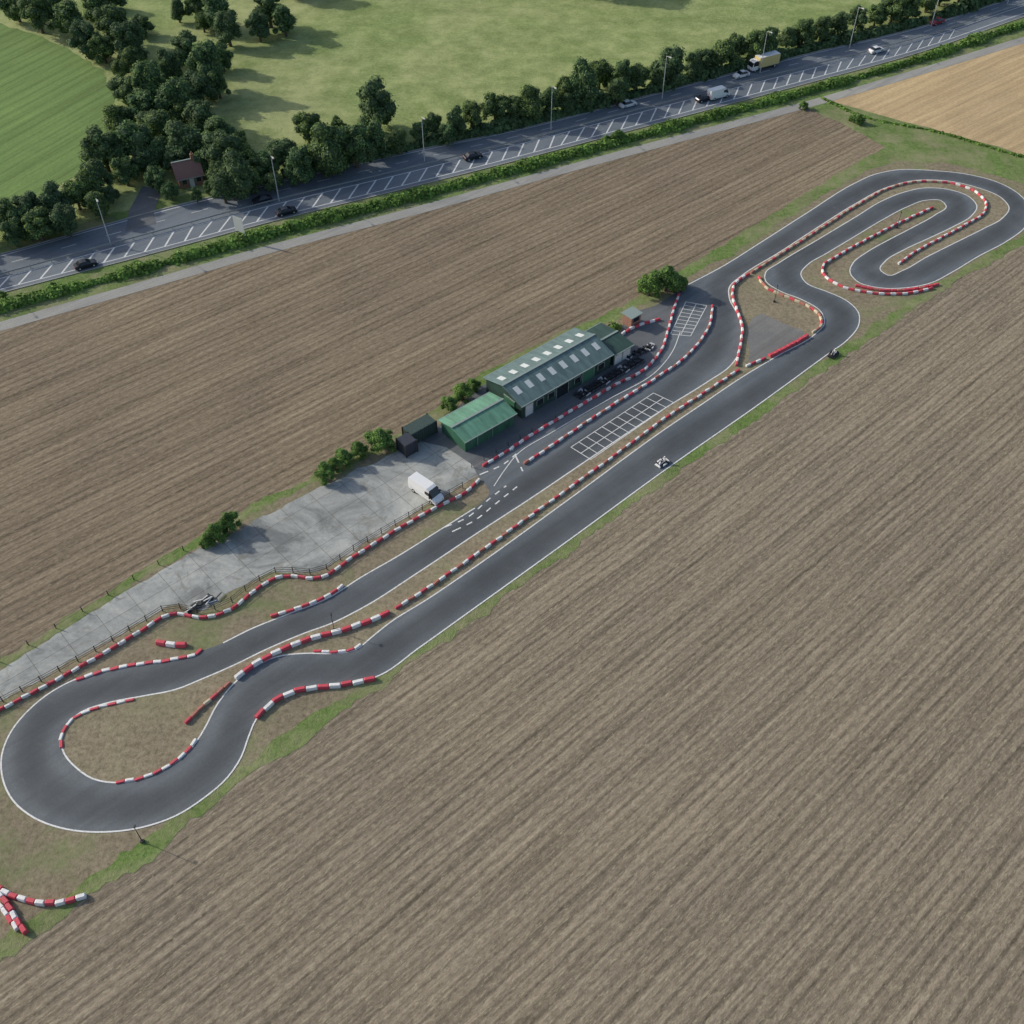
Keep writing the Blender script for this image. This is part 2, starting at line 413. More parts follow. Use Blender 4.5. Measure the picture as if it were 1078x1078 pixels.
ribbon('track_edge_line',sub(O,(235,677),(500,535)),wt,.056,M['white'])
ribbon('track_edge_line',I,wt,.056,M['white'],closed=True)
sheet('concrete_pad',[(-120,775),(0,706),(60,668),(130,624),(210,578),(330,517),(400,484),(440,463),(470,470),(498,488),(506,500),(440,537),(370,582),(335,602),(285,603),(240,625),(215,642),(178,638),(130,665),(60,705),(0,738),(-120,800)],.028,M['conc'],False,.45,.6)
sheet('yard',[(430,462),(462,448),(512,400),(560,380),(605,352),(650,352),(662,330),(690,322),(712,308),(720,305),(716,330),(712,352),(706,376),(690,395),(640,424),(570,466),(520,500),(505,504),(497,489),(470,471)],.034,M['yard'],False,.1,1)
strip('grass_margin',[(455,440),(505,402),(600,350)],2.2,.038,M['verge'],.8)
def grid(A0,A1,B0,B1,n,cols_=3,wd=.13):
    b=MB()
    a0,a1,b0,b1=[P(*q) for q in (A0,A1,B0,B1)]
    def ln(p,q,w,z):
        d=(q-p).normalized(); nn=Vector((-d.y,d.x,0))*w/2
        b.add([(*(p-nn).xy,z),(*(q-nn).xy,z),(*(q+nn).xy,z),(*(p+nn).xy,z)],[(0,1,2,3)],0)
    for i in range(n+1):
        f=i/n; ln(a0.lerp(a1,f),b0.lerp(b1,f),wd,.060)
    for j in range(cols_):
        f=j/(cols_-1); ln(a0.lerp(b0,f),a1.lerp(b1,f),wd,.064)
    b.obj('grid_marking',[M['white']])
grid((601,471),(688,414),(622,484),(709,424),11)
grid((706,352),(722,318),(727,354),(744,322),9,3)
for L in ([(466,556),(492,545),(512,528),(535,510)],[(476,560),(500,548),(520,532),(545,512)]):
    ribbon('pit_marking',L,.22,.06,M['white'],dash=(1,1))
ribbon('pit_marking',[(520,512),(532,494),(545,478),(580,456),(640,421),(690,392),(708,370),(716,350)],.15,.068,M['white'])
ribbon('pit_marking',[(505,500),(530,489),(548,474)],.25,.072,M['white'],dash=(1,1))
ribbon('pit_marking',[(538,470),(552,500)],.25,.076,M['white'],dash=(1,.5))
# ------------------------------------------------------------ barriers
def barrier(name,px,mats,L=1.1,w=.40,h=.42,pattern=(0,1)):
    pts=even(spline(W(px),False,.4),L); b=MB()
    for i in range(len(pts)-1):
        p,q=pts[i],pts[i+1]; d=(q-p); d.normalize(); n=Vector((-d.y,d.x,0))
        jx=n*random.uniform(-.07,.07); hh=h*random.uniform(.9,1.06); sk=n*random.uniform(-.05,.05)
        prof=[(-w/2,0),(-w/2,hh*.6),(-w*.33,hh),(w*.33,hh),(w/2,hh*.6),(w/2,0)]
        rings=[]
        for e,sc_,g in ((p+d*.03,.88,-1),(p+d*.12,1,-1),(q-d*.12,1,1),(q-d*.03,.88,1)):
            rings.append([(e+jx+sk*g+n*(-x*sc_)+Vector((0,0,.03+z*(sc_ if z>0 else 1)))) for x,z in prof])
        m=pattern[i%len(pattern)]
        b.loft(rings,lambda i,j:m,m)
    return b.obj(name,mats)
RW=[M['bred'],M['bwhite']]; RT=[M['bredold'],M['btan'],M['bwhite'],M['bred']]
barrier('track_barrier',[(778,390),(740,415),(700,441),(650,478),(600,514),(550,550),(500,585),(450,620),(410,645)],RT,pattern=(3,2,0,2))
barrier('track_barrier',[(410,645),(380,658),(350,667),(320,675),(295,686),(265,702),(243,719)],RW,w=.6,h=.6,L=1.4)
barrier('track_barrier',[(243,719),(215,743),(190,767)],RT,pattern=(0,0,3,1),w=.4)
barrier('track_barrier',[(775,386),(779,365),(781,345),(776,328),(771,312),(773,300),(790,288)],RW,h=.5)
barrier('track_barrier',[(790,288),(830,263),(870,237),(905,215),(935,199),(965,192),(1000,193)],RT,pattern=(0,1,3,1))
barrier('track_barrier',[(1000,193),(1022,200),(1036,211),(1036,224),(1018,236),(985,254),(960,268),(944,280)],RW)
barrier('track_barrier',[(798,292),(806,303),(832,315),(852,324),(862,332),(864,344),(855,351)],RT,pattern=(3,1,0,1))
barrier('track_barrier',[(850,354),(830,366),(808,377)],RW,pattern=(0,),w=.7,h=.6)
barrier('track_barrier',[(806,378),(790,384),(780,388)],RW)
barrier('track_barrier',[(982,219),(945,236),(910,254),(880,271),(866,281),(868,291),(885,302),(915,309),(950,310),(986,303)],RW)
barrier('track_barrier',[(900,301),(925,306),(955,306),(988,300)],RT,pattern=(3,3,3,0),w=.5)
barrier('pit_barrier',[(750,322),(748,340),(735,362),(715,382),(690,399),(650,424),(610,450),(575,474),(548,491)],RT,pattern=(3,2,0,2))
barrier('pit_barrier',[(715,310),(708,330),(703,350),(695,371),(680,388),(640,410),(600,434),(565,455),(530,478),(505,493)],RW)
barrier('track_barrier',[(-60,778),(0,748),(60,716),(110,688),(150,664),(180,647),(215,651),(240,644),(270,621),(290,609),(340,608),(370,588),(410,563),(450,540),(495,515),(507,503)],RW)
barrier('track_barrier',[(285,650),(325,637),(350,625),(366,613)],RW)
barrier('track_barrier',[(165,677),(185,680),(206,681)],RW,w=.7,h=.6,L=1.4)
barrier('track_kerb',[(80,716),(110,706),(150,699),(190,693),(208,688),(216,679)],RW,h=.2,w=.5)
barrier('track_barrier',[(270,757),(282,744),(303,731),(330,725),(365,721),(398,714)],RW,w=.6,h=.55,L=1.5)
barrier('track_kerb',[(64,788),(66,772),(75,759),(92,749),(120,741),(150,735)],RW,h=.2)
barrier('track_kerb',[(122,824),(150,819),(175,808),(194,794),(209,775)],RW,h=.2)
barrier('track_kerb',[(330,686),(360,686),(375,682),(384,675)],RW,h=.2)
barrier('track_barrier',[(-20,925),(0,936),(25,948),(60,951),(95,943)],RW,w=.6,h=.6)
barrier('track_barrier',[(-15,928),(3,945),(16,965),(30,986)],RW,w=.6,h=.6,pattern=(0,0,1))
barrier('track_barrier',[(-20,945),(-2,952),(10,967),(22,985)],RW,w=.5,h=.5,pattern=(1,0,1))
barrier('track_barrier',[(650,356),(668,345),(690,338),(700,335)],RW,w=.4,h=.5)
M['dark']=simple('dark_metal',(.03,.032,.035),.5)
M['green']=simple('green_sheet',(.055,.17,.10),.5,.2,.6)
def fence(name,px,h=1.2,post=2.5,off=0,rails=(.35,.75,1.15),mat='dark',t=.05):
    w=even(spline(W(px),False,.8),post); w=offset_line(w,off); b=MB()
    for i,p in enumerate(w):
        b.box((p.x,p.y,h/2),(.1,.1,h),0)
        if i:
            q=w[i-1]; d=p-q
            for z in rails: b.box(((p.x+q.x)/2,(p.y+q.y)/2,z),(d.length,t,t),0,math.atan2(d.y,d.x))
    return b.obj(name,[M[mat]])
fence('perimeter_fence',[(-60,770),(0,741),(60,709),(110,681),(150,657),(178,641),(215,645),(238,638),(266,617),(288,604),(338,603),(366,584),(405,560),(445,537),(490,512)],1.3)
fence('perimeter_fence',[(0,697),(60,661),(130,617),(205,573)],1.0,rails=(.5,1.0),t=.02,post=4)
fence('field_fence',[(500,495),(560,460),(600,438),(640,416),(680,396)],.9,off=.8,t=.03)
# ------------------------------------------------------------ buildings
def empty(name,loc,rot):
    e=link(bpy.data.objects.new(name,None)); e.location=loc; e.rotation_euler=(0,0,rot); return e
def corr(name,c,scale=12,light=1):
    k=NT(name); tc=k.n('ShaderNodeTexCoord').outputs['Object']
    w=k.n('ShaderNodeTexWave',wave_type='BANDS',bands_direction='X'); k.l(tc,w.inputs['Vector']); w.inputs['Scale'].default_value=scale/6.28*1.0
    n=k.noise(k.mp(tc,0,(1.2,.25,.3)),1,5,.7)
    c2=k.mix(k.ramp(n,[(.35,0),(.7,1)]),tuple(x*.7 for x in c),tuple(x*1.3 for x in c))
    c2=k.mix(1,c2,k.ramp(w.outputs['Fac'],[(0,.88),(1,1.05)]),'MULTIPLY')
    k.col(c2);k.bump(w.outputs['Fac'],.4,.04);k.b.inputs['Roughness'].default_value=.5
    return k.m
M['roof_grey']=corr('roof_sheet_grey_green',(.13,.20,.195))
M['roof_green']=corr('roof_sheet_green',(.13,.30,.20))
M['wall_dark']=corr('wall_sheet_dark',(.035,.075,.06))
M['wall_green']=corr('wall_sheet_green',(.045,.14,.085))
M['sky']=simple('rooflight_panel',(.60,.64,.63),.35,.15)
M['glass']=simple('window_glass',(.02,.025,.03),.12,.2)
M['doorw']=simple('white_door',(.62,.63,.62),.5,.08)
M['trim']=simple('roof_trim',(.24,.30,.28),.5,.1)
M['brick']=simple('brickwork',(.28,.15,.11),.85,.3,6)
M['tile']=simple('red_roof_tiles',(.27,.15,.125),.85,.3,4)
def shed(name,base,rot,L,Wd,h,rise,wall,roof,lights=0,doors=(),endwin=()):
    e=empty(name,base,rot)
    def child(n_,b,mats):
        o=b.obj(n_,mats); o.parent=e; return o
    b=MB()
    b.add([(0,0,0),(L,0,0),(L,Wd,0),(0,Wd,0),(0,0,h),(L,0,h),(L,Wd,h),(0,Wd,h),(0,Wd/2,h+rise),(L,Wd/2,h+rise)],
      [(0,1,5,4),(2,3,7,6),(3,0,4,8,7),(1,2,6,9,5)],0)
    child('walls',b,[wall])
    b=MB(); o=.35; t=.08; sl=rise/(Wd/2)
    for sgn in (0,1):
        y0=-o if sgn==0 else Wd+o; z0=h-o*sl+.03; yr=Wd/2; zr=h+rise+.03
        vs=[(-o,y0,z0),(L+o,y0,z0),(L+o,yr,zr),(-o,yr,zr)]
        vs+=[(x,y,z+t) for x,y,z in vs]
        b.add(vs,[(3,2,1,0),(4,5,6,7),(0,1,5,4),(1,2,6,5),(3,0,4,7)] if sgn==0 else [(0,1,2,3),(7,6,5,4),(4,5,1,0),(5,6,2,1),(7,4,0,3)],0)
    child('roof',b,[roof])
    b=MB(); b.box((L/2,Wd/2,h+rise+t+.07),(L+.7,.4,.1),0); b.box((L/2,-o-.08,h-o*sl+.05),(L+.7,.14,.14),0)
    b.box((L/2,Wd+o+.08,h-o*sl+.05),(L+.7,.14,.14),0)
    child('ridge_and_gutters',b,[M['trim']])
    if lights:
        b=MB()
        for i in range(lights):
            x=L*(i+.5)/lights
            for sgn in (0,1):
                fy0,fy1=(.38,.72)
                ya=Wd/2*fy0; yb=Wd/2*fy1
                if sgn: ya,yb=Wd-ya,Wd-yb
                za=h+rise*fy0+.03+t+.03; zb=h+rise*fy1+.03+t+.03
                q=[(x-.5,ya,za),(x+.5,ya,za),(x+.5,yb,zb),(x-.5,yb,zb)]
                if sgn: q=q[::-1]
                b.add(q,[(0,1,2,3)],0)
        child('rooflights',b,[M['sky']])
    for k,(x,w_,z0,hh,mt) in enumerate(doors):
        b=MB(); b.box((x,-.04,z0+hh/2),(w_,.12,hh),0); b.box((x,-.06,z0+hh+.06),(w_+.2,.16,.12),1)
        b.box((x-w_/2-.05,-.06,z0+hh/2),(.1,.16,hh),1); b.box((x+w_/2+.05,-.06,z0+hh/2),(.1,.16,hh),1)
        child('door' if z0<.3 else 'window',b,[M[mt],M['trim']])
    for k,(y,w_,z0,hh,mt) in enumerate(endwin):
        b=MB(); b.box((-.04,y,z0+hh/2),(.12,w_,hh),0); b.box((-.06,y,z0+hh+.06),(.16,w_+.2,.12),1)
        child('door',b,[M[mt],M['trim']])
    return e
def dist(a,b): return (P(*a)-P(*b)).length
def ang(a,b): d=P(*b)-P(*a); return math.atan2(d.y,d.x)
a0,a1=(549,441),(642,387); r1=ang(a0,a1)
L2=dist(a0,a1); W2=9.0
shed('clubhouse_building',P(*a0),r1,L2,W2,3.0,1.3,M['wall_dark'],M['roof_grey'],8,
   doors=[(1.6,1.6,0,2.3,'doorw'),(4,1.4,1.0,1.1,'glass'),(6.5,1.4,1.0,1.1,'glass'),(9,2.6,0,2.4,'glass'),(12.5,1.4,1.0,1.1,'glass'),(15,2.6,0,2.4,'green'),(18,1.4,1.0,1.1,'glass')],
   endwin=[(3,2.6,0,2.5,'green')])
b0=P(*a1)+Vector((math.cos(r1),math.sin(r1),0))*.75
shed('garage_building',b0,r1,4.2,7.5,2.5,.5,M['wall_dark'],M['wall_dark'],0,doors=[(1.1,1.8,0,2.1,'doorw'),(3.1,1.8,0,2.1,'doorw')])
c0,c1=(490,476),(541,447)
shed('storage_shed',P(*c0),ang(c0,c1),dist(c0,c1),dist(c0,(459,459)),2.5,.7,M['wall_green'],M['roof_green'],0,
   doors=[(4,3.0,0,2.2,'wall_green')],endwin=[])
def container(name,p,rot,L,col):
    e=empty(name,p,rot)
    b=MB(); b.box((L/2,1.2,1.3),(L,2.4,2.4),0)
    n=int(L/.4)
    for i in range(n):
        b.box((.2+i*(L-.4)/(n-1),-.03,1.3),(.18,.06,2.1),0); b.box((.2+i*(L-.4)/(n-1),2.43,1.3),(.18,.06,2.1),0)
        b.box((.2+i*(L-.4)/(n-1),1.2,2.52),(.18,2.2,.05),0)
    o=b.obj('shell',[col]); o.parent=e
    b=MB()
    for x in (0,L):
        for y in (0,2.4): b.box((x,y,1.28),(.2,.2,2.56),0)
    for y in (.8,1.2,1.6): b.cyl((-.06,y,.3),(-.06,y,2.3),.03,.03,0,6)
    o=b.obj('corner_posts_and_locks',[M['dark']]); o.parent=e
container('shipping_container',P(434,470),r1,5.0,simple('container_dark_green',(.045,.075,.065),.5))
container('shipping_container',P(428,482),r1,2.2,simple('container_blue_black',(.04,.045,.06),.5))
e=empty('brick_hut',P(664,346),r1)
b=MB(); b.box((1.2,1.1,1.1),(2.4,2.2,2.2),0); o=b.obj('walls',[M['brick']]); o.parent=e
b=MB(); b.box((1.2,1.1,2.28),(2.9,2.7,.14),0); b.box((1.2,-.03,1.5),(1.4,.1,.8),1); o=b.obj('roof_and_hatch',[M['trim'],M['glass']]); o.parent=e
def house(name,p,rot,L,Wd,h,rise):
    e=shed(name,p,rot,L,Wd,h,rise,M['brick'],M['tile'],0,doors=[(1.2,1,.9,1.1,'glass'),(2.7,.9,0,2,'doorw'),(4.2,1,.9,1.1,'glass')])
    b=MB(); b.box((L-1,Wd/2,h+rise+.4),(.7,.6,1.6),0); b.cyl((L-1,Wd/2,h+rise+1.2),(L-1,Wd/2,h+rise+1.6),.18,.15,0); o=b.obj('chimney',[M['brick']]); o.parent=e
house('brick_house',P(190,199),math.radians(25),5.2,4.6,2.4,2.4)
sheet('driveway',[(136,222),(150,196),(170,200),(162,224),(165,236),(132,244)],.06,M['yard'],False)
# ------------------------------------------------------------ trees
def crown(b,lobes,nleaf,ls,mi,ci):
    for q,(c,r,sq) in enumerate(lobes):
        c=Vector(c)
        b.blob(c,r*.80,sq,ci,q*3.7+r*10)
        k=int(nleaf*r*r)
        for _ in range(k):
            d=Vector((random.gauss(0,1),random.gauss(0,1),random.gauss(0,1)+.3)).normalized()
            rr=r*(random.uniform(.78,1.14)); p=c+Vector((d.x*rr,d.y*rr,d.z*rr*sq))
            n=(d*1.5+Vector((random.uniform(-.9,.9),random.uniform(-.9,.9),random.uniform(-.3,1.1)))).normalized()
            u=n.orthogonal().normalized(); w=n.cross(u); a=random.uniform(0,6.28)
            u,w=u*math.cos(a)+w*math.sin(a),w*math.cos(a)-u*math.sin(a)
            s=ls*random.uniform(.6,1.3)
            b.add([p-u*s-w*s*.5,p+u*s*.1-w*s*.8,p+u*s+w*s*.2,p-u*s*.1+w*s*.8],[(0,1,2,3)],mi)
def tree_mesh(seed,mat,core,bushy=False,narrow=1.0):
    random.seed(seed); b=MB(); lobes=[]
    th=.35 if bushy else .55
    b.cyl((0,0,-.02),(0,0,th),.10,.07,0,8); b.cyl((0,0,th),(.05,.03,1.2),.07,.03,0,7)
    n=random.choice((15,18,22))
    for i in range(n):
        a=i*2.4+random.uniform(-.6,.6); f=(i+.5)/n
        z=.45+1.2*f if not bushy else .33+1.1*f
        rad=.66*narrow*math.sqrt(max(.05,1-((f-.3)/.78)**2))*random.uniform(.65,1.15)
        c=(math.cos(a)*rad,math.sin(a)*rad,z+random.uniform(-.14,.14)); r=random.uniform(.18,.40)
        lobes.append((c,r,.88))
        if i%2==0: b.cyl((0,0,th*random.uniform(.7,1.1)),c,.04,.015,0,5)
    lobes.append(((0,0,1.0),.55,1.1)); lobes.append(((random.uniform(-.2,.2),random.uniform(-.2,.2),1.62),.32,.9))
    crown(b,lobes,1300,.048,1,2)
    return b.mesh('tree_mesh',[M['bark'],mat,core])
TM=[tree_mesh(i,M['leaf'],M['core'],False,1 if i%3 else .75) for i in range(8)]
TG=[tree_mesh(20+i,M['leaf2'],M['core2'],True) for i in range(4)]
random.seed(99)
def tree(name,u,v,r,pool=TM,hs=1.0,vary=0):
    r=r*(1+random.uniform(-vary,vary)); hs*=1+random.uniform(-vary,vary)
    k=pxm(v); Rm=r/k; ch=1.05*Rm*hs
    p=P(u,v,ch); s=Rm/.95
    return place(name,random.choice(pool),(p.x,p.y,0),random.uniform(0,6.28),(s,s*random.uniform(.85,1.15),s*hs))
big=[(15,3,16),(40,14,20),(70,20,19),(98,12,17),(90,40,18),(120,28,17),(60,2,14),(110,52,16),(135,45,16),(150,28,13),(140,62,15),(128,72,13),
 (230,12,18),(205,6,14),(240,28,14),(285,10,15),(270,28,13),(298,22,13),(215,25,11),(185,12,10),
 (195,55,18),(215,70,17),(178,72,16),(160,88,18),(130,95,16),(205,95,19),(232,60,12),(228,85,14),(185,105,18),(150,115,19),(125,128,18),(210,125,19),(170,135,20),(140,150,20),(110,160,18),(198,152,20),(230,140,17),(232,160,18),(165,165,18),(128,182,20),(98,188,19),(250,150,14),(228,184,15),(168,190,13),(188,170,14),(212,172,13),(150,172,14),(145,100,14),(190,120,15),(155,132,15),
 (80,205,21),(55,212,20),(100,215,18),(30,222,20),(8,228,19),(40,238,17),(70,230,16),(12,246,14),(118,205,14),(-20,235,20),(-50,250,20),(-90,255,22),(20,236,15),(92,196,15),
 (345,158,20),(300,163,17),(318,175,17),(275,175,18),(248,185,18),(236,198,13),(265,190,14),(180,203,9),(375,155,18),(395,148,18),(418,148,15),(360,168,12),(288,190,13),(340,176,12),(355,135,9),(330,165,15),(262,168,13),(222,196,9),(206,206,6),
 (440,140,13),(458,133,12),(478,128,15),(498,122,16),(518,115,15),(540,112,14),(560,108,13),(578,104,13),(596,98,15),(612,88,19),(634,80,20),(655,82,14),(672,80,15),(690,78,13),(708,72,15),(726,68,13),(742,62,14),(760,57,15),(778,50,14),(795,46,13),(812,42,12),(830,38,13),(848,32,13),(866,28,13),(884,24,14),(902,18,13),(920,14,13),(938,8,14),(956,3,13),(975,-2,14),(995,-8,14),(1015,-14,14),(1035,-20,14),(470,140,10),(530,124,10),(600,108,9),(650,96,9),
 (620,-40,20),(655,-30,16),(350,-45,22),(310,-25,18),(120,0,14)]
tree('broadleaf_tree',395,112,25); tree('broadleaf_tree',323,134,16)
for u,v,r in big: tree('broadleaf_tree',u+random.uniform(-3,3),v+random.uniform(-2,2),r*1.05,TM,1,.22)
for u,v,r in [(684,299,15),(702,292,17),(716,296,9),(473,424,10),(487,412,12),(498,404,8),(401,461,15),(378,472,11),(362,480,11),(342,496,13),(352,488,9),(226,560,13),(240,548,13),(217,570,8)]:
    tree('young_tree',u,v,r,TG,.9)
for u,v,r in [(650,142,9),(638,146,6),(846,110,6),(904,125,7),(898,124,5),(2,310,6),(55,300,5),(520,180,5),(410,212,5)]:
    tree('bush',u,v,r,TG,.7)
def hedge(name,px,w,h,mat,dens=34,ls=.3,base=.72):
    random.seed(len(px)*17+int(w*10)); pts=even(spline(W(px),False,2),1.0); b=MB()
    for i in range(len(pts)-1):
        p=pts[i]; t=(pts[i+1]-p).normalized(); nn=Vector((-t.y,t.x,0))
        k=base+.6*noise.noise(p*.12)+.4*noise.noise(p*.5)
        if k<.3: continue
        b.box((p.x,p.y,h*k*.35),(1.3,w*.55*k,h*k*.7),0,math.atan2(t.y,t.x),.6)
        for _ in range(dens):
            a=random.uniform(0,math.pi); rr=random.uniform(.8,1.08)
            q=p+t*random.uniform(-.6,.6)+nn*math.cos(a)*w/2*k*rr+Vector((0,0,math.sin(a)*h*k*rr))
            n=(nn*math.cos(a)+Vector((0,0,math.sin(a)))+Vector((random.uniform(-.8,.8),random.uniform(-.8,.8),random.uniform(-.3,.8)))).normalized()
            u=n.orthogonal().normalized(); v_=n.cross(u); s=ls*random.uniform(.6,1.3)
            b.add([q-u*s-v_*s*.6,q+u*s*.4-v_*s,q+u*s+v_*s*.4,q-u*s*.3+v_*s],[(0,1,2,3)],0)
    return b.obj(name,[mat])
hedge('hedge',between(RB,G,.60),3.8,1.6,M['leaf2'],34,.28,.82)
hedge('hedge',[(x,y-4) for x,y in U if x>290],4.5,2.6,M['leaf'],44,.4)
hedge('hedge',[(866,104),(905,122),(985,139),(1078,166),(1160,186)],1.0,.5,M['leaf2'],12)
hedge('scrub',[(620,362),(640,350),(655,340)],3.5,1.3,M['leaf2'],36,.2)
# ------------------------------------------------------------ vehicles
M['tyre']=simple('tyre_rubber',(.02,.02,.02),.9)
M['vglass']=simple('car_glass',(.015,.02,.025),.08,.1)
M['lamp']=simple('lamp_lens',(.5,.5,.48),.2,.1)
paints={n_:simple('car_paint_'+n_,c,.3,.05) for n_,c in dict(black=(.02,.022,.03),white=(.75,.76,.77),red=(.35,.03,.04),blue=(.03,.06,.15),silver=(.4,.42,.44)).items()}
def wheels(b,xs_,w,r,mi):
    for x in xs_:
        for s in (-1,1):
            b.cyl((x,s*(w-.22),r),(x,s*w,r),r,r,mi,14); b.cyl((x,s*w,r),(x,s*(w+.01),r),r*.55,r*.5,3,10)
def car_mesh(col):
    b=MB(); st=[(-2.15,.72,.76,.70,.78,.66),(-2.02,.86,.93,.76,.84,.70),(-1.6,.92,.98,.8,.87,.72),(-1.05,.93,1.38,.8,.88,.58),(-.5,.93,1.46,.8,.88,.6),(.25,.93,1.44,.8,.88,.6),(1.0,.92,.99,.8,.87,.7),(1.7,.82,.88,.78,.85,.68),(2.05,.66,.72,.72,.8,.6),(2.15,.5,.55,.66,.74,.5)]
    rings=[]
    for x,zb,zt,w0,w1,w2 in st:
        rings.append([(x,-w0,.22),(x,-w1,zb),(x,-w2,zt),(x,w2,zt),(x,w1,zb),(x,w0,.22)])
    def mm(i,j):
        if j in (1,3) and 2<=i<=5: return 1
        if j==2 and i in (2,5): return 1
        return 0
    b.loft(rings,mm,0); wheels(b,(-1.3,1.35),.85,.32,2)
    for s in (-1,1):
        b.box((2.1,s*.55,.62),(.12,.3,.12),3); b.box((-2.12,s*.6,.78),(.08,.25,.12),4); b.box((.75,s*.95,.98),(.15,.16,.12),0)
    return b.mesh('car_mesh',[paints[col],M['vglass'],M['tyre'],M['lamp'],M['bred']])
def van_mesh():
    b=MB(); st=[(-2.9,.6,1.0,2.25,.9,.95,.8),(-2.8,.4,1.2,2.45,.95,1.0,.85),(1.0,.4,1.25,2.5,.95,1.0,.85),(1.5,.4,1.25,2.35,.95,1.0,.8),(2.2,.4,1.15,1.3,.95,.98,.78),(2.75,.4,.85,1.0,.9,.93,.75),(2.9,.45,.6,.75,.8,.85,.65)]
    rings=[[(x,-a,z0),(x,-c,zb),(x,-d,zt),(x,d,zt),(x,c,zb),(x,a,z0)] for x,z0,zb,zt,a,c,d in st]
    b.loft(rings,lambda i,j:1 if (j in (1,3) and i in (3,)) or (j==2 and i==3) else 0,0)
    for s in (-1,1):
        b.box((1.2,s*.97,1.75),(.9,.06,.55),1); b.box((2.82,s*.6,.75),(.15,.3,.18),3); b.box((1.85,s*1.1,1.4),(.12,.25,.25),2); b.box((-2.9,s*.8,1.1),(.08,.15,.5),4)
    b.box((-2.92,0,1.3),(.05,.04,1.8),2)
    wheels(b,(-1.8,1.9),.98,.36,2)
    return b.mesh('van_mesh',[paints['white'],M['vglass'],M['tyre'],M['lamp'],M['bred']])
yel=simple('truck_box_yellow',(.62,.50,.22),.5)
def truck_mesh():
    b=MB(); b.box((-1,0,2.3),(7,2.5,2.7),5); b.box((-1,0,.85),(7.2,1,.3),2)
    st=[(2.7,.6,1.7,3.0,1.15,1.2,1.1),(3.9,.6,1.7,3.0,1.15,1.2,1.1),(4.4,.6,1.6,2.6,1.15,1.2,1.05),(4.7,.6,1.3,1.45,1.1,1.15,1.0)]
    rings=[[(x,-a,z0),(x,-c,zb),(x,-d,zt),(x,d,zt),(x,c,zb),(x,a,z0)] for x,z0,zb,zt,a,c,d in st]
    b.loft(rings,lambda i,j:1 if (j in (1,3) and i<=1) or (j==2 and i==2) else 0,0)
    b.box((-1,0,3.68),(6.9,2.4,.05),0)
    wheels(b,(-3.2,3.6),1.15,.5,2)
    return b.mesh('truck_mesh',[paints['white'],M['vglass'],M['tyre'],M['lamp'],M['bred'],yel])
cm={c:car_mesh(c) for c in paints}; vm=van_mesh(); tm=truck_mesh()
def interp(u):
    c=between(U,RB,.5)
    for (x0,y0),(x1,y1) in zip(c,c[1:]):
        if x0<=u<=x1: return y0+(y1-y0)*(u-x0)/(x1-x0)
    return 0
def road_ang(u,v): return ang((u-40,interp(u-40)),(u+40,interp(u+40)))
for u,v,c,fl in [(91,281,'black',0),(276,213,'black',1),(302,225,'black',0),(498,167,'black',0),(661,112,'white',0),(741,106,'black',0),(780,81,'white',1),(922,55,'white',0),(986,25,'red',1)]:
    place('car',cm[c],P(u,v)+Vector((0,0,.05)),road_ang(u,v)+math.pi*fl)
place('van',vm,P(756,103)+Vector((0,0,.05)),road_ang(756,103))
place('box_truck',tm,P(803,72)+Vector((0,0,.05)),road_ang(802,68)+math.pi,.9)
place('van',vm,P(449,521)+Vector((0,0,.03)),math.radians(-42),1.02)
M['suit']=simple('race_suit',(.5,.5,.52),.8); M['helmet']=simple('helmet',(.7,.7,.7),.3)
